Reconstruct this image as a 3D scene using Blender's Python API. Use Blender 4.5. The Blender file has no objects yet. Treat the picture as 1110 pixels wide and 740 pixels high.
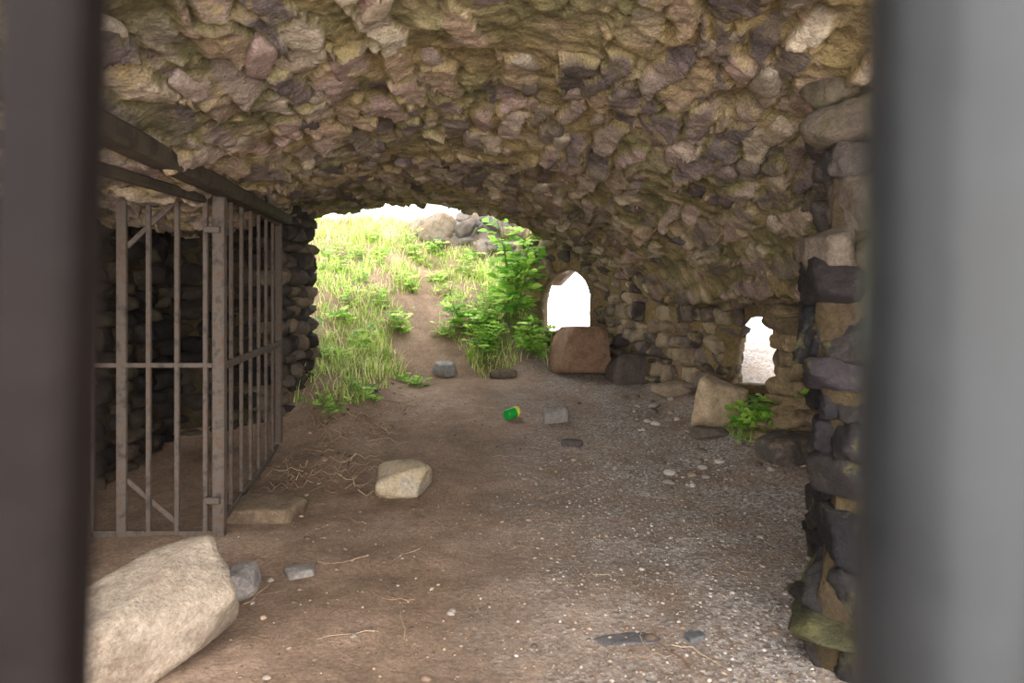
import bpy, bmesh, math, random
import numpy as np
from mathutils import Vector, Matrix, noise
rng=np.random.default_rng(7); random.seed(7)
scene=bpy.context.scene
def srgb(r,g,b):
    f=lambda c:(c/255/12.92) if c/255<=0.04045 else ((c/255+0.055)/1.055)**2.4
    return (f(r),f(g),f(b))
def sst(a,b,x):
    t=np.clip((x-a)/(b-a),0,1); return t*t*(3-2*t)
# ------------------------------------------------ materials
def new_mat(name):
    m=bpy.data.materials.new(name); m.use_nodes=True
    nt=m.node_tree; nt.nodes.clear()
    out=nt.nodes.new('ShaderNodeOutputMaterial'); b=nt.nodes.new('ShaderNodeBsdfPrincipled')
    nt.links.new(b.outputs[0],out.inputs[0]); b.inputs['Roughness'].default_value=0.9
    b.inputs['Specular IOR Level'].default_value=0.25
    return m,nt,b
def N(nt,t,**k):
    n=nt.nodes.new(t)
    for a,v in k.items(): setattr(n,a,v)
    return n
def nz(nt,co,scale,detail=6,rough=0.6):
    n=N(nt,'ShaderNodeTexNoise'); n.inputs['Scale'].default_value=scale; n.inputs['Detail'].default_value=detail
    n.inputs['Roughness'].default_value=rough; nt.links.new(co,n.inputs['Vector']); return n.outputs['Fac']
def ramp(nt,fac,stops):
    r=N(nt,'ShaderNodeValToRGB'); e=r.color_ramp.elements
    while len(e)<len(stops): e.new(0.5)
    for i,(p,c) in enumerate(stops):
        e[i].position=p; e[i].color=(*c,1) if len(c)==3 else c
    nt.links.new(fac,r.inputs[0]); return r.outputs[0]
def mix(nt,mode,fac,a,b):
    n=N(nt,'ShaderNodeMix',data_type='RGBA',blend_type=mode)
    for s,v in ((0,fac),(6,a),(7,b)):
        if hasattr(v,'type') and hasattr(v,'node'): nt.links.new(v,n.inputs[s])
        elif isinstance(v,(int,float)): n.inputs[s].default_value=v
        else: n.inputs[s].default_value=(*v,1)
    return n.outputs[2]
def bump(nt,b,h,strength,dist,prev=None):
    n=N(nt,'ShaderNodeBump'); n.inputs['Strength'].default_value=strength; n.inputs['Distance'].default_value=dist
    nt.links.new(h,n.inputs['Height'])
    if prev: nt.links.new(prev,n.inputs['Normal'])
    nt.links.new(n.outputs[0],b.inputs['Normal']); return n.outputs[0]
BW=lambda v:(v,v,v)
def stone_mat(name,lichen=(0.3,0.24,0.09),amt=0.5,lscale=3.0,base=None,bs=0.6,hi=1.4,vor=False):
    m,nt,b=new_mat(name)
    co=N(nt,'ShaderNodeTexCoord').outputs['Object']
    if base is None:
        at=N(nt,'ShaderNodeAttribute',attribute_name='col'); c=at.outputs['Color']
    else:
        rgb=N(nt,'ShaderNodeRGB'); rgb.outputs[0].default_value=(*base,1); c=rgb.outputs[0]
    v=ramp(nt,nz(nt,co,9,8,0.65),[(0.25,BW(0.5)),(0.5,BW(1.0)),(0.75,BW(hi))])
    c=mix(nt,'MULTIPLY',1.0,c,v)
    v2=ramp(nt,nz(nt,co,60,4,0.7),[(0.3,BW(0.6)),(0.7,BW(1.3))])
    c=mix(nt,'MULTIPLY',0.8,c,v2)
    lf=ramp(nt,nz(nt,co,lscale,9,0.7),[(0.62-amt*0.3,BW(0)),(0.72-amt*0.22,BW(1))])
    lc=mix(nt,'MULTIPLY',0.9,lichen,v2)
    c=mix(nt,'MIX',lf,c,lc)
    nt.links.new(c,b.inputs['Base Color'])
    p=bump(nt,b,nz(nt,co,14,10,0.7),bs,0.04)
    p=bump(nt,b,nz(nt,co,90,4,0.7),bs*0.7,0.008,p)
    if vor:
        vo=N(nt,'ShaderNodeTexVoronoi'); vo.inputs['Scale'].default_value=75; nt.links.new(co,vo.inputs['Vector'])
        bump(nt,b,vo.outputs['Distance'],0.5,0.010,p)
    return m
M_ceil=stone_mat('vault_masonry',lichen=srgb(166,144,102),amt=0.20,lscale=4.0,bs=0.8,vor=True)
M_wall=stone_mat('wall_rubble',lichen=srgb(158,138,104),amt=0.38,lscale=4,bs=.8)
M_pier=stone_mat('pier_rubble',lichen=srgb(94,88,56),amt=0.24,lscale=5,bs=.9)
def mortar_mat(name,k=1.0):
    m,nt,b=new_mat(name)
    co=N(nt,'ShaderNodeTexCoord').outputs['Object']
    q=lambda r,g,b_:tuple(v*k for v in srgb(r,g,b_))
    c=ramp(nt,nz(nt,co,1.6,7,0.65),[(0.3,q(112,102,66)),(0.45,q(140,118,80)),(0.56,q(132,108,84)),(0.7,q(106,102,68))])
    v2=ramp(nt,nz(nt,co,38,8,0.75),[(0.3,BW(0.5)),(0.5,BW(1.0)),(0.7,BW(1.4))])
    c=mix(nt,'MULTIPLY',1.0,c,v2)
    nt.links.new(c,b.inputs['Base Color'])
    bump(nt,b,nz(nt,co,22,8,0.75),0.9,0.05)
    return m
M_mortar=mortar_mat('lime_mortar_lichen'); M_mortar_shade=mortar_mat('recess_shade_mortar',.22)  # second mortar is a darkened copy, recess shade put into its colour
def ground_mat():
    m,nt,b=new_mat('dirt_and_gravel')
    tc=N(nt,'ShaderNodeTexCoord'); co=tc.outputs['Object']
    c=ramp(nt,nz(nt,co,0.9,8,0.66),[(0.32,srgb(104,84,68)),(0.46,srgb(130,107,88)),(0.56,srgb(146,121,102)),(0.68,srgb(166,143,124))])
    v=ramp(nt,nz(nt,co,38,8,0.75),[(0.28,BW(0.5)),(0.5,BW(1.0)),(0.72,BW(1.4))])
    c=mix(nt,'MULTIPLY',1.0,c,v)
    v3=ramp(nt,nz(nt,co,6,8,0.7),[(0.3,BW(0.78)),(0.6,BW(1.08))])
    c=mix(nt,'MULTIPLY',1.0,c,v3)
    sx=N(nt,'ShaderNodeSeparateXYZ'); nt.links.new(co,sx.inputs[0])
    mr=N(nt,'ShaderNodeMapRange'); mr.inputs[1].default_value=-0.4; mr.inputs[2].default_value=1.0
    nt.links.new(sx.outputs[0],mr.inputs[0])
    ad=N(nt,'ShaderNodeMath',operation='MULTIPLY'); nt.links.new(mr.outputs[0],ad.inputs[0])
    nt.links.new(ramp(nt,nz(nt,co,2.2,8,0.7),[(0.38,BW(0.25)),(0.58,BW(1))]),ad.inputs[1])
    vo=N(nt,'ShaderNodeTexVoronoi'); vo.inputs['Scale'].default_value=60; nt.links.new(co,vo.inputs['Vector'])
    sp=N(nt,'ShaderNodeSeparateColor'); nt.links.new(vo.outputs['Color'],sp.inputs[0])
    gr=ramp(nt,sp.outputs[0],[(0.0,srgb(108,98,92)),(0.5,srgb(154,143,135)),(0.85,srgb(182,172,163)),(1.0,srgb(208,201,195))])
    c=mix(nt,'MIX',ad.outputs[0],c,gr)
    nt.links.new(c,b.inputs['Base Color'])
    p=bump(nt,b,vo.outputs['Distance'],0.3,0.01)
    bump(nt,b,nz(nt,co,30,9,0.75),0.7,0.025,p)
    return m
M_ground=ground_mat()
def attr_mat(name,rough=0.7,trans=0.0):
    m,nt,b=new_mat(name)
    at=N(nt,'ShaderNodeAttribute',attribute_name='col')
    nt.links.new(at.outputs['Color'],b.inputs['Base Color']); b.inputs['Roughness'].default_value=rough
    if trans>0:
        t=N(nt,'ShaderNodeBsdfTranslucent'); nt.links.new(at.outputs['Color'],t.inputs[0])
        ms=N(nt,'ShaderNodeMixShader'); ms.inputs[0].default_value=trans
        out=[n for n in nt.nodes if n.type=='OUTPUT_MATERIAL'][0]
        nt.links.new(b.outputs[0],ms.inputs[1]); nt.links.new(t.outputs[0],ms.inputs[2]); nt.links.new(ms.outputs[0],out.inputs[0])
    return m
M_leaf=attr_mat('foliage',0.5,0.4)
M_peb=attr_mat('pebble',0.9)
def metal_mat(name,c1,c2,c3,rough=0.55,metal=0.3,sc=14,spec=.25,bs=.4):
    m,nt,b=new_mat(name)
    co=N(nt,'ShaderNodeTexCoord').outputs['Object']
    f=nz(nt,co,sc,8,0.7)
    nt.links.new(ramp(nt,f,[(0.35,c1),(0.5,c2),(0.66,c3)]),b.inputs['Base Color'])
    b.inputs['Metallic'].default_value=metal; b.inputs['Roughness'].default_value=rough; b.inputs['Specular IOR Level'].default_value=spec
    bump(nt,b,nz(nt,co,80,6,0.7),bs,0.004)
    return m
M_rust=metal_mat('rusty_grey_iron',srgb(60,50,44),srgb(86,76,68),srgb(80,60,46),0.75,0.0)
M_beam=metal_mat('weathered_beam',srgb(46,40,33),srgb(66,57,47),srgb(78,68,55),0.8,0.0,8)
M_gate=metal_mat('grey_gate_paint',(.008,.008,.0085),(.014,.014,.0145),(.010,.009,.008),0.34,0.0,6,.22,.1)
M_gate2=metal_mat('dark_rusted_gate_bar',(.004,.0024,.002),(.0058,.0036,.003),(.009,.0052,.0042),0.6,0.0,8,.08)

# ------------------------------------------------ mesh builder
class MB:
    def __init__(s): s.v=[];s.f=[];s.c=[];s.n=0
    def add(s,v,f,col=(1,1,1)):
        v=np.asarray(v,float); s.v.append(v)
        f=np.asarray(f)
        s.f.append(f+s.n); s.n+=len(v)
        c=np.ones((len(v),4)); c[:,:3]=col; s.c.append(c)
    def build(s,name,mat,smooth=True,parent=None):
        me=bpy.data.meshes.new(name)
        faces=[]
        for f in s.f: faces+=f.tolist()
        me.from_pydata(np.concatenate(s.v).tolist(),[],faces)
        ca=me.color_attributes.new('col','FLOAT_COLOR','POINT')
        ca.data.foreach_set('color',np.concatenate(s.c).ravel())
        me.materials.append(mat)
        if smooth: me.polygons.foreach_set('use_smooth',[True]*len(me.polygons))
        me.update()
        o=bpy.data.objects.new(name,me); scene.collection.objects.link(o)
        if parent: o.parent=parent
        return o
def slab(v,f,off):
    """give an open sheet real thickness: second skin at +off, rim along every open edge"""
    v=np.asarray(v,float); f=np.asarray(f); n=len(v)
    e=np.concatenate([f[:,[0,1]],f[:,[1,2]],f[:,[2,3]],f[:,[3,0]]]); key=np.sort(e,1); key=key[:,0].astype(np.int64)*n+key[:,1]
    u,ix,ct=np.unique(key,return_index=True,return_counts=True); be=e[ix[ct==1]]
    rim=np.stack([be[:,1],be[:,0],be[:,0]+n,be[:,1]+n],1)
    return np.concatenate([v,v+off]),np.concatenate([f,f[:,::-1]+n,rim])
def ico(n):
    bm=bmesh.new(); bmesh.ops.create_icosphere(bm,subdivisions=n,radius=1)
    v=np.array([x.co[:] for x in bm.verts]); f=np.array([[q.index for q in x.verts] for x in bm.faces]); bm.free(); return v,f
ICO={n:ico(n) for n in (1,2,3,4,5)}
def stone(dims,level=2,p=12,cuts=4,tilt=0.18,rough=0.04,box=True,cmin=.9):
    """faceted rounded stone, dims = half sizes"""
    d,f=ICO[level]
    pl=[];h=[]
    ax=np.eye(3)
    for i in range(3):
        for sg in (1,-1):
            n=ax[i]*sg+rng.normal(0,tilt,3); n/=np.linalg.norm(n); pl.append(n); h.append(rng.uniform(0.85,1.08) if box else rng.uniform(0.75,1.1))
    for k in range(cuts):
        n=rng.normal(0,1,3); n/=np.linalg.norm(n); pl.append(n); h.append(rng.uniform(cmin,cmin+.25) if box else rng.uniform(0.75,1.0))
    pl=np.array(pl);h=np.array(h)
    q=np.maximum(0,(d@pl.T)/h)**p
    r=q.sum(1)**(-1/p)
    r=np.minimum(r,1.45)
    for k in range(6):
        w=rng.normal(0,1,3)*(2.5+k*2.2); r=r*(1+rough*np.sin(d@w*1.3+rng.uniform(0,6))/(1+k*0.5))
    return d*r[:,None]*np.asarray(dims),f
def rotz(a):
    c,s=math.cos(a),math.sin(a); return np.array([[c,-s,0],[s,c,0],[0,0,1]])
def rotx(a):
    c,s=math.cos(a),math.sin(a); return np.array([[1,0,0],[0,c,-s],[0,s,c]])
def roty(a):
    c,s=math.cos(a),math.sin(a); return np.array([[c,0,s],[0,1,0],[-s,0,c]])
LAT=np.random.default_rng(99).random((256,256))
def vn(x,y):
    xi=np.floor(x).astype(int); yi=np.floor(y).astype(int); fx=x-xi; fy=y-yi
    fx=fx*fx*(3-2*fx); fy=fy*fy*(3-2*fy)
    a=LAT[xi&255,yi&255]; b=LAT[(xi+1)&255,yi&255]; c=LAT[xi&255,(yi+1)&255]; d=LAT[(xi+1)&255,(yi+1)&255]
    return (a*(1-fx)+b*fx)*(1-fy)+(c*(1-fx)+d*fx)*fy-.5
def vf(x,y,s,o=0,oc=5):
    r=0;a=1
    for k in range(oc):
        r=r+a*vn(x*s+17.3*o+k*5.1,y*s+9.7*o+k*3.3); s*=2.03;a*=.52
    return r
def cells(u,v,seed):
    R=np.random.default_rng(seed); J=R.random((128,128,2)); 
    iu=np.floor(u).astype(int); iv=np.floor(v).astype(int)
    f1=np.full(u.shape,9.);f2=np.full(u.shape,9.);idu=np.zeros(u.shape,int);idv=np.zeros(u.shape,int);du=np.zeros(u.shape);dv=np.zeros(u.shape)
    for a in (-1,0,1):
        for b in (-1,0,1):
            cu=iu+a;cv=iv+b; j=J[cu&127,cv&127]
            x=u-(cu+.15+.7*j[...,0]); y=v-(cv+.1+.8*j[...,1]); d=(np.abs(x)**3+np.abs(y)**3)**(1/3)
            m=d<f1
            f2=np.where(m,f1,np.minimum(f2,d)); f1=np.where(m,d,f1)
            idu=np.where(m,cu,idu);idv=np.where(m,cv,idv);du=np.where(m,x,du);dv=np.where(m,y,dv)
    return f1,f2,idu&127,idv&127,du,dv

# ------------------------------------------------ shapes of the place
def H(x,y):
    t=np.clip((y-3)/5.5,0,1); cx=.05-1.25*t; w=2.2+.8*t
    u=(x-cx)/w; e=1+1.62*np.sqrt(np.maximum(0,1-u*u))
    fl=np.where(x<cx,2.12,1.48)
    return np.maximum(e,fl)
def yend(x): return 8.55+sst(-.1,.6,x)*1.9
def T(x,y):
    x=np.asarray(x,float); y=np.asarray(y,float)
    g=0.12*np.log1p(np.exp((y-5.0)*3))/3
    g=np.minimum(g,0.12*5.2)
    bank=0.50*np.clip(y-8.8,0,3.9)*(1-sst(-0.1,0.75,x-0.05*(y-9)))
    left=0.33*sst(6.0,7.5,y)*(1-sst(-2.1,-1.2,x))
    right=0.16*sst(1.4,2.3,x)*sst(4.2,5.6,y)
    fall=-0.35*sst(10.3,12,y)*sst(0.2,0.8,x)
    return g+bank+left+right+fall
def fb(x,y,s,o=0): return noise.fractal(Vector((x*s,y*s,o)),1.0,2.0,5)

# ---------------- ground
def gfaces(nx,ny):
    i=np.arange(nx-1)[None,:]+nx*np.arange(ny-1)[:,None]
    return np.stack([i,i+1,i+1+nx,i+nx],-1).reshape(-1,4)
def gfn(X,Y):
    Z=T(X,Y)
    nzv=np.array([0.030*fb(x,y,0.8)+0.006*fb(x,y,5,3)+0.005*fb(x,y,14,7) for x,y in zip(X.ravel(),Y.ravel())]).reshape(X.shape)
    return np.stack([X,Y,Z+nzv],-1)
xs=np.concatenate([np.linspace(-9,-4,12)[:-1],np.linspace(-4,3.6,190),np.linspace(3.6,9,12)[1:]])
ys=np.concatenate([np.linspace(-2.2,1.6,18)[:-1],np.linspace(1.6,13.2,300),np.linspace(13.2,20,14)[1:]])
X,Y=np.meshgrid(xs,ys); b=MB(); b.add(gfn(X,Y).reshape(-1,3),gfaces(len(xs),len(ys))); ground=b.build('ground',M_ground)
def GZ(x,y): return float(T(x,y))+0.030*fb(x,y,0.8)+0.006*fb(x,y,5,3)

# ---------------- vaulted ceiling: rubble bedded in lichened mortar
nx,ny=500,740
xs=np.linspace(-3.4,3.3,nx); vs_=np.linspace(0,1,ny)**1.25
X,V=np.meshgrid(xs,vs_)
Ye=yend(X)
Y=0.9+V*(Ye-0.9)
Y=Y+sst(.93,1,V)*(0.28*vf(X,0*X,2.2,9)+0.34*vf(X,0*X,9,4))
def und(X,Y): return (.12-.085*sst(6,8,Y))*vf(X,Y,1.1,5)
Z=H(X,Y)+und(X,Y)
e=.02
dzx=np.clip((H(X+e,Y)-H(X-e,Y))/(2*e),-1.6,1.6); dzy=(H(X,Y+e)-H(X,Y-e))/(2*e)
nrm=np.stack([dzx,dzy,-np.ones_like(dzx)],-1); nrm/=np.linalg.norm(nrm,axis=-1,keepdims=True)
U=np.cumsum(np.sqrt(1+np.minimum(np.abs(dzx),1.6)**2)*(xs[1]-xs[0]),axis=1)
Uw=U+.06*vf(X,Y,3,1,3)*2; Yw=Y+.10*vf(X,Y,2.5,2,3)*2
pal=np.array([srgb(168,148,134),srgb(146,126,116),srgb(180,161,138),srgb(118,103,99),srgb(190,173,152),srgb(160,136,114),srgb(128,114,101),srgb(162,137,126),srgb(102,90,86)])
su,sv,seed,off=.165,.48,5,3.3
uu=Uw/su+off
f1,f2,iu,iv,du,dv=cells(uu,Yw/sv+off*.7+0.5*(np.floor(uu).astype(int)&1),seed)
R=np.random.default_rng(seed+1)
r1=R.random((128,128))[iu,iv]; r2=np.clip(R.normal(0,1,(128,128)),-1.3,1.3)[iu,iv]; r3=np.clip(R.normal(0,1,(128,128)),-1.3,1.3)[iu,iv]
ci=R.integers(0,len(pal),(128,128))[iu,iv]; br=R.uniform(.8,1.2,(128,128))[iu,iv]
edge=f2-f1
fn=vf(X,Y,16,6,4)
body=sst(.0,.20,edge+.10*fn)
cover=sst(.20,.40,r1+0.6*vf(X,Y,1.3,8,3))
hgt=body*(.012+.036*r1)*(.35+.65*cover)+body*(.030*r3*du+.052*(.6+r2)*dv)*(.4+.6*cover)
hgt=hgt+.026*vf(X,Y,6,3)+.012*vf(X,Y,24,7)
P_=np.stack([X,Y,Z],-1)+nrm*hgt[...,None]
mask=np.clip(sst(.11,.22,edge+.22*fn)*cover,0,1)*(.8+.2*sst(-.2,.2,vf(X,Y,10,31)))
mn=vf(X,Y,1.4,12); mn2=vf(X,Y,5,13)
mcol=np.array(srgb(162,140,98))*(1-sst(-.2,.35,mn))[...,None]+np.array(srgb(140,129,90))*sst(-.2,.35,mn)[...,None]
t_=sst(.05,.45,mn2)[...,None]; mcol=mcol*(1-t_)+np.array(srgb(180,158,124))*t_
scol=pal[ci]*br[...,None]*(1+.5*vf(X,Y,9,15))[...,None]
col=mcol*(1-mask[...,None])+scol*mask[...,None]
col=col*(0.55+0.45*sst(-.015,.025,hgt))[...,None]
st_=sst(.15,.50,vf(X,Y,.9,21))[...,None]; col=col*(1-.38*st_)
col=np.clip(col.reshape(-1,3),0.005,.9)
up=np.zeros((nx*ny,3)); up[:,2]=.5
sv_,sf_=slab(P_.reshape(-1,3),gfaces(nx,ny),up)
b=MB(); b.add(sv_,sf_); b.c[0][:,:3]=np.concatenate([col,col])
ceil=b.build('ceiling',M_ceil)
cs=MB()
for k in range(130):
    cx_=rng.uniform(-1.9,2.0); cy_=rng.uniform(1.2,float(yend(cx_))-.3)
    e=.02
    ax_=max(-1.6,min(1.6,float(H(cx_+e,cy_)-H(cx_-e,cy_))/(2*e))); ay_=float(H(cx_,cy_+e)-H(cx_,cy_-e))/(2*e)
    t1=np.array([1,0,ax_]); t1/=np.linalg.norm(t1); t2=np.array([0,1,ay_]); t2/=np.linalg.norm(t2)
    n=np.cross(t1,t2); n/=np.linalg.norm(n); t2=np.cross(n,t1); R=np.stack([t1,t2,n],1)
    v,f=stone((rng.uniform(.04,.07),rng.uniform(.10,.21),.045),3,16,4,0.2,0.04)
    v=v@rotz(rng.normal(0,.2)).T@rotx(rng.normal(.08,.07)).T@roty(rng.normal(0,.1)).T
    z=float(H(cx_,cy_))+float(und(np.array(cx_),np.array(cy_)))
    cs.add(v@R.T+np.array([cx_,cy_,z])+n*rng.uniform(.0,.02),f,pal[rng.integers(len(pal))]*rng.uniform(.7,1.05))
cs.build('vault_stones',M_ceil,parent=ceil)

# ---------------- rubble walls
wpal=[srgb(122,108,96),srgb(142,124,106),srgb(92,82,76),srgb(158,138,114),srgb(116,102,92),srgb(164,146,120),srgb(84,74,70)]
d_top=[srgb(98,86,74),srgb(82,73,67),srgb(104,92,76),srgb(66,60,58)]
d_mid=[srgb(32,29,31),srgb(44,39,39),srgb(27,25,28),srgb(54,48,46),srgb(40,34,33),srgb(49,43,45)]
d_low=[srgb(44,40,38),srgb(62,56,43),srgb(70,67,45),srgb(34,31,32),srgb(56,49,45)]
def wall(name,path,hole=None,palette=wpal,mat=M_wall,inward=1,hs=(0.09,0.19),ls=(0.14,0.36),level=2,zlow=-0.1,thick=0.4,lean=None,prot=0.05,seedcol=1.0,p_=16,tilt_=.16,cuts_=4,cmin=.9,res=.035,nzz=70,mortar=None,rj=.09,back=.06):
    P=[np.array(p,float) for p in path]
    seg=[np.linalg.norm(P[i+1]-P[i]) for i in range(len(P)-1)]; cum=np.concatenate([[0],np.cumsum(seg)])
    def at(s):
        s=min(max(s,0),cum[-1]-1e-6); i=int(np.searchsorted(cum,s,side='right')-1)
        t=(s-cum[i])/seg[i]; p=P[i]*(1-t)+P[i+1]*t
        d=0
        for ds in (-0.12,0,0.12):
            q=min(max(s+ds,0),cum[-1]-1e-6); j=int(np.searchsorted(cum,q,side='right')-1); d=d+(P[j+1]-P[j])/seg[j]
        d=d/np.linalg.norm(d); n=np.array([-d[1],d[0]])*inward
        return p,d,n
    S=cum[-1]
    ns=int(S/res)+2
    ss=np.linspace(0,S,ns); V=np.zeros((nzz,ns,3)); OF=np.zeros((nzz,ns,3))
    for j,s in enumerate(ss):
        p,d,n=at(s)
        zt=float(H(p[0],p[1]))+0.25
        zb=float(T(p[0],p[1]))-0.15
        OF[:,j,0]=-n[0]*thick; OF[:,j,1]=-n[1]*thick
        for i in range(nzz):
            z=zb+(zt-zb)*i/(nzz-1)
            ln=lean(s,z) if lean else 0
            q=p+n*(ln-back+0.03*fb(s,z,4,2))
            V[i,j]=(q[0],q[1],z)
    faces=[]
    for i in range(nzz-1):
        for j in range(ns-1):
            c=(V[i,j]+V[i+1,j+1])/2
            if hole and hole((ss[j]+ss[j+1])/2,c[2]): continue
            a=i*ns+j; faces.append([a,a+1,a+1+ns,a+ns])
    v2_,f2_=slab(V.reshape(-1,3),faces,OF.reshape(-1,3))
    b=MB(); b.add(v2_,f2_); o=b.build(name,mortar or M_mortar)
    st=MB(); z=zlow
    while z<2.9:
        hh=rng.uniform(*hs); s=rng.uniform(-0.1,0.1)
        while s<S:
            L=rng.uniform(*ls); sc=s+L/2
            p,d,n=at(sc)
            zt=float(H(p[0],p[1]))+0.05
            zc=z+hh/2+rng.normal(0,0.015)
            if zc<zt and zc>float(T(p[0],p[1]))-0.12 and not (hole and any(hole(sc+a*L*.45,zc+c*hh*.4) for a in (-1,-.5,0,.5,1) for c in (-1,0,1))):
                dp=rng.uniform(0.12,0.18)
                v,f=stone((L*0.5,dp,hh*0.53*rng.uniform(.85,1.2)),level,p_,cuts_,tilt_,0.035,True,cmin)
                R=np.stack([np.array([d[0],d[1],0]),np.array([n[0],n[1],0]),np.array([0,0,1.0])],1)
                v=v@roty(rng.normal(0,rj)).T@rotz(rng.normal(0,0.07)).T
                ln=lean(sc,zc) if lean else 0
                q=p+n*(ln-dp+rng.uniform(-0.03,prot))
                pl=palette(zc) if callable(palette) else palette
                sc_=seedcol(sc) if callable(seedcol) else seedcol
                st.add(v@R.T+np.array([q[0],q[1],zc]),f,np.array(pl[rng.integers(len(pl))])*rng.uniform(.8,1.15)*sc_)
            s+=L*rng.uniform(0.98,1.06)
        z+=hh*0.99
    st.build('rubble_stones',mat,parent=o)
    return o
wall('wall_left',[(-3.1,0.9),(-3.1,6.4),(-2.25,6.55),(-2.15,7.4),(-2.75,8.7)],palette=wpal,mat=stone_mat('recess_shade_rubble',lichen=srgb(74,68,44),amt=.15,lscale=4,bs=.8),inward=-1,seedcol=lambda s:.18 if s<6.3 else .5,tilt_=.18,prot=.07,mortar=M_mortar_shade)  # shade behind the grille painted into stone and mortar colours, lighter at the reveal
bp=[(0.15,10.3),(1.25,9.7),(1.7,8.3),(2.2,7.05),(3.0,6.7),(2.85,5.3),(2.2,4.6)]
def seglen(a,b): return math.dist(a,b)
s1=seglen(bp[0],bp[1]); s2=s1+seglen(bp[1],bp[2]); s3=s2+seglen(bp[2],bp[3]); s4=s3+seglen(bp[3],bp[4])
def bhole(s,z):
    u=(s-0.70)/0.39
    if abs(u)<1 and z>0.95 and z<1.42+0.46*math.sqrt(max(0,1-u*u)): return True
    sc=s3+0.31
    u=(s-sc-(z-0.95)*0.12)/0.21
    if abs(u)<1 and z>0.58 and z<0.98+0.30*(1-u**4): return True
    return False
wall('wall_back',bp,hole=bhole,inward=-1,thick=0.24,prot=0.12,hs=(0.06,0.20),ls=(.09,.36),seedcol=.85,tilt_=.24,cuts_=6,level=3,res=.016,nzz=150,rj=.12,back=.03)
def plean(s,z): return 0.04*math.sin(z*5+1)+.02
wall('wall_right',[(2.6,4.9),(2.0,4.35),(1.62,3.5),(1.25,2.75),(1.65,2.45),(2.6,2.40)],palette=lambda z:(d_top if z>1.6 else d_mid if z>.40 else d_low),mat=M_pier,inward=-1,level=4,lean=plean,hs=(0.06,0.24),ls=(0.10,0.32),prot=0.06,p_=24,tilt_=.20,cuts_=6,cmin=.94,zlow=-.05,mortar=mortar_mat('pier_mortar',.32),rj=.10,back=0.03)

# ---------------- free-standing pillar by the window
items=[];z=0.10
prof=[(0.15,0.30),(0.35,0.24),(0.55,0.15),(0.8,0.12),(1.0,0.13),(1.2,0.20),(1.4,0.30),(1.6,0.38)]
while z<1.65:
    hh=rng.uniform(0.09,0.16); r=np.interp(z,[p[0] for p in prof],[p[1] for p in prof])
    items.append(((2.40+rng.normal(0,.015),5.9,z+hh/2),(r*0.95,r*0.95+0.03,hh*0.6),rng.uniform(-.3,.3)))
    if r>0.2: items.append(((2.40+rng.uniform(-.08,.12),5.74,z+hh/2),(r*0.6,r*0.5,hh*0.6),rng.uniform(-.5,.5)))
    z+=hh*0.93
b=MB()
for (c,d,a) in items:
    v,f=stone(d,4,14,6,0.2,0.05); v=v@rotz(a).T
    b.add(v+np.array(c),f,np.array([srgb(138,118,90),srgb(148,126,96),srgb(122,104,82)][rng.integers(3)])*rng.uniform(.85,1.1))
b.build('stone_pillar',M_wall)

# ---------------- individual rocks
def rock(name,c,dims,rz=0,mat=None,seed=0,box=True,cuts=5,p=16,tilt=.15,rough=.02,rx=0,ry=0,level=4,base=(.5,.4,.3),lich=None,amt=0.2,ls=6,sink=0.15,bs=.5,cmin=.9):
    global rng
    sv=rng; rng=np.random.default_rng(seed)
    v,f=stone(dims,level,p,cuts,tilt,rough,box,cmin); rng=sv
    v=v@rotx(rx).T@roty(ry).T@rotz(rz).T
    zmin=v[:,2].min(); H_=v[:,2].max()-zmin
    v[:,2]+= -zmin - sink*H_
    b=MB(); b.add(v,f)
    if mat is None: mat=stone_mat(name+'_mat',lichen=lich or tuple(k*0.7 for k in base),amt=amt,lscale=ls,base=base,bs=bs,hi=1.25)
    o=b.build(name,mat); o.location=(c[0],c[1],GZ(c[0],c[1]) if len(c)<3 else c[2])
    return o
rock('pale_boulder',(-1.54,2.72),(0.22,0.48,0.21),rz=-0.62,seed=5,base=srgb(166,149,131),lich=srgb(138,118,101),amt=0.38,ls=3,level=5,p=44,cuts=12,tilt=.24,rough=.012,rx=0.12,bs=.9,cmin=.88)
rock('sandstone_block',(0.88,8.9),(0.36,0.3,0.31),rz=0.25,seed=11,base=srgb(142,112,90),lich=srgb(120,98,80),amt=0.3,tilt=.06,cuts=2,p=22,sink=.05,bs=.8)
rock('cut_stone_block',(-0.82,5.1),(0.18,0.14,0.11),rz=-0.1,seed=22,base=srgb(164,146,120),lich=srgb(140,132,122),amt=0.4,ls=8,tilt=.10,cuts=3,p=34,sink=.15)
rock('grey_rock',(-1.40,3.5),(0.08,0.11,0.08),seed=35,base=srgb(128,120,116),lich=srgb(156,146,138),amt=0.4,ls=14,sink=.25)
rock('flat_slab_rock',(-1.66,4.6),(0.25,0.15,0.09),rz=-.1,seed=41,base=srgb(112,94,76),amt=.3,sink=.35)
rock('small_flat_stone',(-1.14,3.68),(0.07,0.06,0.03),rz=.4,seed=42,base=srgb(130,122,116),sink=.4)
rock('grey_rock',(0.42,6.85),(0.12,0.09,0.08),seed=43,base=srgb(136,128,122),rz=.3,sink=.2)
rock('dark_stone',(0.55,6.15),(0.10,0.05,0.03),seed=44,base=srgb(84,76,74),rz=-.4,sink=.2)
rock('dark_stone',(-0.12,8.8),(0.17,0.1,0.07),seed=45,base=srgb(110,98,84),rz=.1,sink=.3)
rock('grey_rock',(-0.85,8.85),(0.13,0.12,0.1),seed=46,base=srgb(138,134,130),rz=.5,sink=.3)
rock('tan_boulder',(1.98,6.55),(0.26,0.2,0.26),seed=47,base=srgb(188,164,134),lich=srgb(166,144,114),amt=.2,rz=.3,sink=.15,box=False,rough=.02,cuts=9,p=24)
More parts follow.
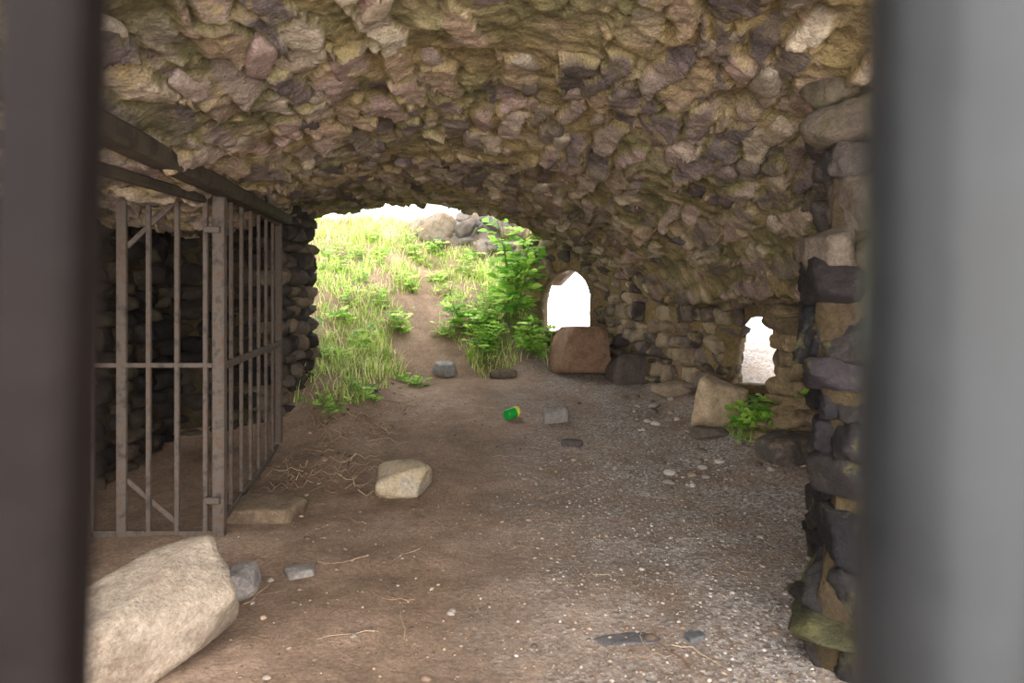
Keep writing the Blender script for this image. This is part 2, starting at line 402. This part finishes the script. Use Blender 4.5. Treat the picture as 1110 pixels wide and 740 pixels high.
rock('dark_boulder',(1.45,8.6),(0.22,0.2,0.2),seed=48,base=srgb(92,82,76),rz=.2)
rock('dark_boulder',(2.25,5.5),(0.24,0.18,0.13),seed=49,base=srgb(92,84,78),lich=srgb(140,120,96),amt=.4,rz=.2,sink=.3)
rock('dark_boulder',(1.80,6.25),(0.13,0.12,0.06),seed=50,base=srgb(100,88,78),rz=.2,sink=.3)
rock('flush_slate',(0.52,2.98),(0.15,0.05,0.02),seed=51,base=srgb(92,88,88),rz=.1,sink=.8)
rock('flush_slate',(0.80,2.98),(0.05,0.035,0.02),seed=52,base=srgb(92,90,92),rz=.4,sink=.6)
rock('tan_boulder',(1.8,7.7),(0.20,0.14,0.08),seed=53,base=srgb(150,132,110),rz=.2,sink=.2)
ob=MB(); 
for i in range(80):
    x=rng.uniform(-1.95,0.75); ridge=2.92-0.40*sst(-.2,.7,x)-.35*sst(-1.3,-1.95,x)
    z=ridge-rng.random()**1.1*.80; y=12.55-0.9*sst(-1,.6,x)+rng.uniform(-.3,.2)
    s=rng.uniform(.10,.42)
    v,f=stone((s,s*rng.uniform(.6,1),s*rng.uniform(.3,.8)),4,34,12,.3,.02,True,.72)
    v=v@rotx(rng.normal(0,.25)).T@roty(rng.normal(0,.3)).T@rotz(rng.uniform(0,3)).T
    ob.add(v+np.array([x,y,z]),f,np.array([srgb(140,130,120),srgb(120,106,95),srgb(150,134,116),srgb(98,90,84)][rng.integers(4)])*rng.uniform(.5,.95))
ob.build('ruined_masonry_outcrop',stone_mat('crag_stone',lichen=srgb(128,104,78),amt=.3,lscale=2.5,bs=.9))

# ---------------- pebbles / debris
pb=MB()
def scatter(n,xr,yr,sz,lev,pals,dens=None):
    k=0
    while k<n:
        x=rng.uniform(*xr); y=yr[0]+(yr[1]-yr[0])*rng.random()**1.3
        if dens and rng.random()>dens(x,y): continue
        if x>1.2+0.42*(y-2.7) and y<6: k+=1; continue
        s=sz[0]+(sz[1]-sz[0])*rng.random()**4
        d,f=ICO[lev]; v=d*np.array([s*rng.uniform(.7,1.3),s*rng.uniform(.6,1.1),s*rng.uniform(.4,.8)])*(1+rng.normal(0,.14,(len(d),1)))
        v=v@rotz(rng.uniform(0,6)).T
        pb.add(v+np.array([x,y,GZ(x,y)+s*0.1]),f,np.array(pals[rng.integers(len(pals))])*rng.uniform(.7,1.1)); k+=1
gp=[srgb(150,138,128),srgb(134,120,108),srgb(164,152,142),srgb(118,104,94),srgb(146,126,108),srgb(174,164,154),srgb(100,92,88)]
bpal=[srgb(140,116,96),srgb(118,96,80),srgb(156,134,114),srgb(96,80,68)]
scatter(8500,(-0.3,1.9),(2.2,6.5),(0.003,0.013),1,gp,lambda x,y:0.05+0.95*min(1,max(0,(x+0.1)/1.0)))
scatter(3500,(-2.0,1.9),(2.2,8),(0.003,0.012),1,bpal)
scatter(150,(-1.7,2.0),(2.6,8.5),(0.010,0.026),2,bpal+gp[:2])
scatter(150,(1.2,2.3),(5.2,8.0),(0.015,0.06),2,gp)
scatter(70,(-2.0,-1.3),(5.6,8.2),(0.012,0.04),2,bpal)
pb.build('gravel',M_peb)
def tube(b,pts,r,col,k=5):
    pts=[np.array(p,float) for p in pts]; vs=[]
    for i,p in enumerate(pts):
        t=pts[min(i+1,len(pts)-1)]-pts[max(i-1,0)]; t/=np.linalg.norm(t)+1e-9
        a=np.cross(t,[0,0,1.0])
        if np.linalg.norm(a)<.1: a=np.cross(t,[1.0,0,0])
        a/=np.linalg.norm(a); c=np.cross(t,a)
        rr=r*(1-0.6*i/(len(pts)-1))
        for j in range(k):
            an=2*math.pi*j/k; vs.append(p+rr*(a*math.cos(an)+c*math.sin(an)))
    f=[]
    for i in range(len(pts)-1):
        for j in range(k):
            f.append([i*k+j,i*k+(j+1)%k,(i+1)*k+(j+1)%k,(i+1)*k+j])
    b.add(vs,f,col)
tw=MB()
def twig(x,y,L,r,lift=0.02):
    a=rng.uniform(0,6.28); pts=[]
    for i in range(7):
        pts.append((x,y,GZ(x,y)+r+lift*rng.random()))
        a+=rng.normal(0,.3); x+=L/6*math.cos(a); y+=L/6*math.sin(a)
    tube(tw,pts,r,np.array([srgb(146,120,98),srgb(100,76,58),srgb(172,148,120)][rng.integers(3)]))
for k in range(120): twig(rng.uniform(-1.85,-1.1),rng.uniform(4.9,7.6),rng.uniform(.12,.45),rng.uniform(.002,.0042),.07)
for k in range(110): twig(rng.uniform(-1.6,1.9),rng.uniform(2.8,8.5),rng.uniform(.06,.3),rng.uniform(.001,.0025))
twig(-1.3,3.3,.3,.004); twig(.72,2.75,.22,.004)
tw.build('fallen_twigs',M_peb)

# ---------------- grass
gb=MB(); GB=1.3
def blade(x,y,z,L,w,col,bend=None,az=None):
    az=rng.uniform(0,6.28) if az is None else az
    bend=rng.uniform(.3,1.8) if bend is None else bend
    d=np.array([math.cos(az),math.sin(az),0]); s=np.array([-d[1],d[0],0]); vs=[]
    p=np.array([x,y,z-0.02]); an=rng.uniform(0,.4); n=4
    for i in range(n+1):
        ww=w*(1-(i/n)**1.5)+0.0006
        vs.append(p-s*ww);vs.append(p+s*ww)
        p=p+(d*math.sin(an)+np.array([0,0,1])*math.cos(an))*L/n; an+=bend/n*1.3
    gb.add(vs,[[2*i,2*i+1,2*i+3,2*i+2] for i in range(n)],np.minimum(col,.85))
gpal=[srgb(150,174,76),srgb(180,192,104),srgb(128,158,66),srgb(204,204,138),srgb(110,142,56),srgb(206,196,150)]
def pathmask(x,y):
    c=-1.22-0.08*(y-9); hw=0.30*(1-sst(9.8,11.5,y))
    return abs(x-c)<hw*(1+.5*math.sin(y*7))
def grass_ok(x,y):
    if y<7.0: return x<-1.70 and rng.random()<0.25
    if y<8.7:
        return x< -1.35-0.35*(8.7-y)/1.7+0.12*math.sin(y*9)
    if pathmask(x,y): return False
    if x<-1.2: return True
    return x<0.62 and y>8.95+0.25*math.sin(x*5)+0.35*sst(-.3,-1.0,x)
k=0
while k<21000:
    x=rng.uniform(-3.9,0.65); y=6.8+6.4*rng.random()
    if not grass_ok(x,y): continue
    cl=fb(x,y,2.2,4)
    if cl< -0.10 and rng.random()<.82: k+=.5; continue
    L=rng.uniform(.08,.26)*(1+1.3*max(0,fb(x,y,1.5,2)))
    tone=1+.35*fb(x,y,1.1,8)
    blade(x,y,GZ(x,y),L,rng.uniform(.003,.007),np.array(gpal[rng.integers(len(gpal))])*rng.uniform(.8,1.15)*tone*GB); k+=1
for k in range(200):
    x=rng.uniform(1.95,2.35);y=rng.uniform(5.9,6.3); blade(x,y,GZ(x,y),rng.uniform(.08,.2),.005,np.array(gpal[2])*1.2)
gb.build('grass_tufts',M_leaf,smooth=False)

# ---------------- leafy plants
def leaf(b,p,d,up,L,W,col):
    d=d/np.linalg.norm(d); s=np.cross(d,up); s/=np.linalg.norm(s)+1e-9; n=np.cross(s,d)
    pr=[(0,0.05),(0.2,.7),(0.45,1),(0.72,.7),(1,0.02)]
    vs=[]
    for t,w in pr:
        c=p+d*L*t - n*0.18*L*t*t
        vs+= [c-s*W*w+n*W*.25*w, c, c+s*W*w+n*W*.25*w]
    f=[]
    for i in range(4):
        f.append([3*i,3*i+1,3*i+4,3*i+3]); f.append([3*i+1,3*i+2,3*i+5,3*i+4])
    b.add(vs,f,np.minimum(col,.85))
def plant(b,base,height,spread,nst,leafL,pals,leaves=12,lw=.28):
    for k in range(nst):
        az=rng.uniform(0,6.28); hgt=height*rng.uniform(.55,1.0); sp=spread*rng.uniform(.3,1)
        x0,y0=base[0]+rng.normal(0,.05),base[1]+rng.normal(0,.05); z0=GZ(x0,y0)-.03
        pts=[]
        for i in range(8):
            t=i/7; pts.append(np.array([x0+math.cos(az)*sp*t**1.5,y0+math.sin(az)*sp*t**1.5,z0+hgt*t*(1-.12*t)]))
        tube(b,pts,.007*height,np.array(srgb(116,132,66)))
        for j in range(leaves):
            t=.2+.8*j/(leaves-1); i=min(6,int(t*7)); fr=t*7-i; p=pts[i]*(1-fr)+pts[i+1]*fr
            a2=j*2.4+rng.normal(0,.3); d=np.array([math.cos(a2),math.sin(a2),rng.uniform(-.2,.6)]); d/=np.linalg.norm(d)
            pl=leafL*1.5*rng.uniform(.7,1.1); e=p+d*pl; tube(b,[p,(p+e)/2+np.array([0,0,.01]),e],.003,np.array(srgb(130,150,70)),3)
            col=np.array(pals[rng.integers(len(pals))])*rng.uniform(.8,1.15)*1.3
            up=np.array([rng.normal(0,.5),-.5+rng.normal(0,.4),1.0])
            leaf(b,e,d,up,leafL,leafL*lw,col)
            sd=np.cross(d,[0,0,1.0]); sd/=np.linalg.norm(sd)
            for tt in (.45,.85):
                for sg in (1,-1):
                    leaf(b,p+d*pl*tt,d*.5+sd*sg,up,leafL*.85,leafL*lw*.9,col)
lp=[srgb(146,184,74),srgb(122,166,64),srgb(174,204,98),srgb(100,146,56)]
def single(name,*a,**k):
    b=MB(); plant(b,*a,**k); return b.build(name,M_leaf,smooth=False)
single('elder_bush',(0.0,9.7),1.9,.42,9,.16,lp,12,.33)
single('nettle_clump',(-0.72,9.6),.6,.3,8,.09,lp,8)
single('nettle_clump',(0.27,9.3),.6,.28,11,.09,lp,8)
single('nettle_clump',(-0.35,9.2),.6,.35,11,.08,lp,8)
single('broadleaf_weed',(2.17,5.95),.48,.22,9,.10,lp,6,.35)
single('broadleaf_weed',(-1.2,8.35),.22,.2,7,.06,lp,5)
single('broadleaf_weed',(-1.8,6.75),.22,.22,6,.05,lp,5)
single('broadleaf_weed',(-1.55,7.35),.22,.25,7,.06,lp,5)
b=MB()
for k in range(65):
    x=rng.uniform(-3.2,.4); y=rng.uniform(8.2,12.0)
    if not grass_ok(x,y): continue
    plant(b,(x,y),rng.uniform(.2,.5),.2,4,rng.uniform(.05,.08),lp+[srgb(190,206,120)],6)
b.build('hillside_weeds',M_leaf,smooth=False)

# ---------------- iron grille enclosure on the left
def bar(b,p0,p1,w,t=None):
    p0=np.array(p0,float);p1=np.array(p1,float); t=t or w
    d=p1-p0; L=np.linalg.norm(d); d/=L
    up=np.array([0,0,1.0]) if abs(d[2])<.9 else np.array([0,1.0,0])
    s=np.cross(d,up); s/=np.linalg.norm(s); u=np.cross(s,d)
    vs=[];c=min(w,t)*.15
    prof=[(-w/2+c,-t/2),(w/2-c,-t/2),(w/2,-t/2+c),(w/2,t/2-c),(w/2-c,t/2),(-w/2+c,t/2),(-w/2,t/2-c),(-w/2,-t/2+c)]
    for q in (p0,p1):
        for a,e in prof: vs.append(q+s*a+u*e)
    b.add(vs,[[i,(i+1)%8,8+(i+1)%8,8+i] for i in range(8)])
    b.add(vs[:8],[[7,6,5,4,3,2,1,0]]); b.add(vs[8:],[[0,1,2,3,4,5,6,7]])
def empty(name,loc=(0,0,0)):
    e=bpy.data.objects.new(name,None); e.location=loc; scene.collection.objects.link(e); return e
g=MB(); y0=4.2
for x in (-2.90,-2.74,-2.58): bar(g,(x,y0,.02),(x,y0,2.14),.022)
bar(g,(-2.40,y0,.0),(-2.40,y0,2.14),.06,.03)
for x in (-2.235,-2.06,-1.885): bar(g,(x,y0,.02),(x,y0,2.14),.028)
for z in (.03,1.07,2.12): bar(g,(-3.0,y0+.004,z),(-1.80,y0+.004,z),.03,.045 if z!=1.07 else .03)
bar(g,(-2.38,y0+.02,1.80),(-2.08,y0+.02,2.08),.02,.03); bar(g,(-2.38,y0+.02,.36),(-2.05,y0+.02,.08),.02,.03)
for z in (.25,1.9): bar(g,(-1.87,y0-.03,z),(-1.78,y0-.03,z),.05,.04)
grille=empty('iron_grille_gate')
g.build('hinged_leaf',M_rust,smooth=False,parent=grille)
g2=MB()
A=np.array([-1.80,4.2]);B=np.array([-2.12,6.2])
bar(g2,(A[0],A[1],-.02),(A[0],A[1],2.17),.075,.06)
for k in range(1,7):
    t=k/7; p=A*(1-t)+B*t; bar(g2,(p[0],p[1],0.06),(p[0],p[1],2.17),.024)
bar(g2,(B[0],B[1],0.0),(B[0],B[1],2.2),.06,.05)
for z in (.10,1.06,2.15): bar(g2,(A[0],A[1],z),(B[0],B[1],z+ (.03 if z<.5 else 0)),.03,.05)
g2.build('fixed_side_panel',M_rust,smooth=False,parent=grille)
bm_=MB(); bar(bm_,(-1.26,1.1,2.07),(-2.11,6.35,2.20),.12,.09); bar(bm_,(-3.05,4.12,2.2),(-1.80,4.12,2.2),.07,.06)
bar(bm_,(-1.50,1.1,1.95),(-1.86,4.1,2.08),.05,.05)
bm_.build('lintel_beam',M_beam,smooth=False,parent=grille)

# ---------------- gate the photograph is taken through (leaning slightly on its hinges)
g=MB(); gl=MB(); yg=.125; k_=.027
def gb_(b,xm,w,t,z0=.12,z1=2.12): bar(b,(xm+(z0-1.5)*k_,yg,z0),(xm+(z1-1.5)*k_,yg,z1),w,t)
for x in (-.82,-.66,-.50,-.34,-.22): gb_(g,x,.016,.016)
gb_(gl,-.0848,.0145,.012)
def pipe(b,p0,p1,r,k=40):
    vs=[]
    for q in (p0,p1):
        for j in range(k):
            a=2*math.pi*j/k; vs.append((q[0]+r*math.cos(a),q[1]+r*math.sin(a),q[2]))
    b.add(vs,[[j,(j+1)%k,k+(j+1)%k,k+j] for j in range(k)])
gp_=MB(); pipe(gp_,(.0845-1.44*k_,yg+.004,.06),(.0845+.66*k_,yg+.004,2.16),.0165)
for x in (.25,.41,.57,.73): gb_(g,x,.016,.016)
for z in (.12,2.12): bar(g,(-.86,yg,z),(.76,yg,z),.02,.04)
entrance=empty('entrance_gate'); g.build('gate_frame_and_bars',M_gate,smooth=False,parent=entrance); gl.build('rusted_bar',M_gate2,smooth=False,parent=entrance)
gp_.build('gate_stile_pipe',M_gate,smooth=True,parent=entrance)

# ---------------- discarded green can lying on its side
def plain(name,c,r=.4):
    m,nt,b=new_mat(name); b.inputs['Base Color'].default_value=(*c,1); b.inputs['Roughness'].default_value=r; return m
e=empty('drink_can',(0,6.95,GZ(0,6.95)+.052))
def lathe(prof,k=32):
    vs=[];f=[]
    for (x,r) in prof:
        for j in range(k): a=2*math.pi*j/k; vs.append((x,r*math.cos(a),r*math.sin(a)))
    for i in range(len(prof)-1):
        for j in range(k): f.append([i*k+j,i*k+(j+1)%k,(i+1)*k+(j+1)%k,(i+1)*k+j])
    b=MB(); b.add(vs,f); return b
lathe([(-.085,.001),(-.078,.034),(-.085,.040),(-.075,.054),(.03,.055)]).build('can_body',plain('can_green',srgb(28,140,52),.35),parent=e)
lathe([(.03,.055),(.062,.055),(.075,.050)]).build('can_yellow_band',plain('can_yellow',srgb(225,212,80),.35),parent=e)
lathe([(.075,.050),(.085,.042),(.083,.040),(.078,.036),(.078,.001)]).build('can_lid',plain('can_lid_silver',srgb(205,205,200),.3),parent=e)
e.rotation_euler=(0,-.18,.7)

# ---------------- light
w=bpy.data.worlds.new('overcast'); scene.world=w; w.use_nodes=True
bg=w.node_tree.nodes['Background']; bg.inputs[0].default_value=(0.96,0.98,1.0,1); bg.inputs[1].default_value=3.0
sd=bpy.data.lights.new('hazy_sun','SUN'); sd.energy=6.0; sd.angle=math.radians(95); sd.color=(1,.975,.94)
so=bpy.data.objects.new('hazy_sun',sd); scene.collection.objects.link(so)
dirv=Vector((-.15,1,-.10)); so.rotation_euler=dirv.to_track_quat('-Z','Y').to_euler()
# ---------------- camera
cd=bpy.data.cameras.new('camera'); cam=bpy.data.objects.new('camera',cd); scene.collection.objects.link(cam)
cam.location=(0,0,1.5); cam.rotation_euler=(math.radians(90),0,0)
cd.lens=24; cd.sensor_width=36; cd.shift_y=-50/1110; cd.clip_start=.01; cd.clip_end=200
cd.dof.use_dof=True; cd.dof.focus_distance=5.5; cd.dof.aperture_fstop=5.6
scene.camera=cam
scene.view_settings.view_transform='Standard'; scene.view_settings.exposure=0.7
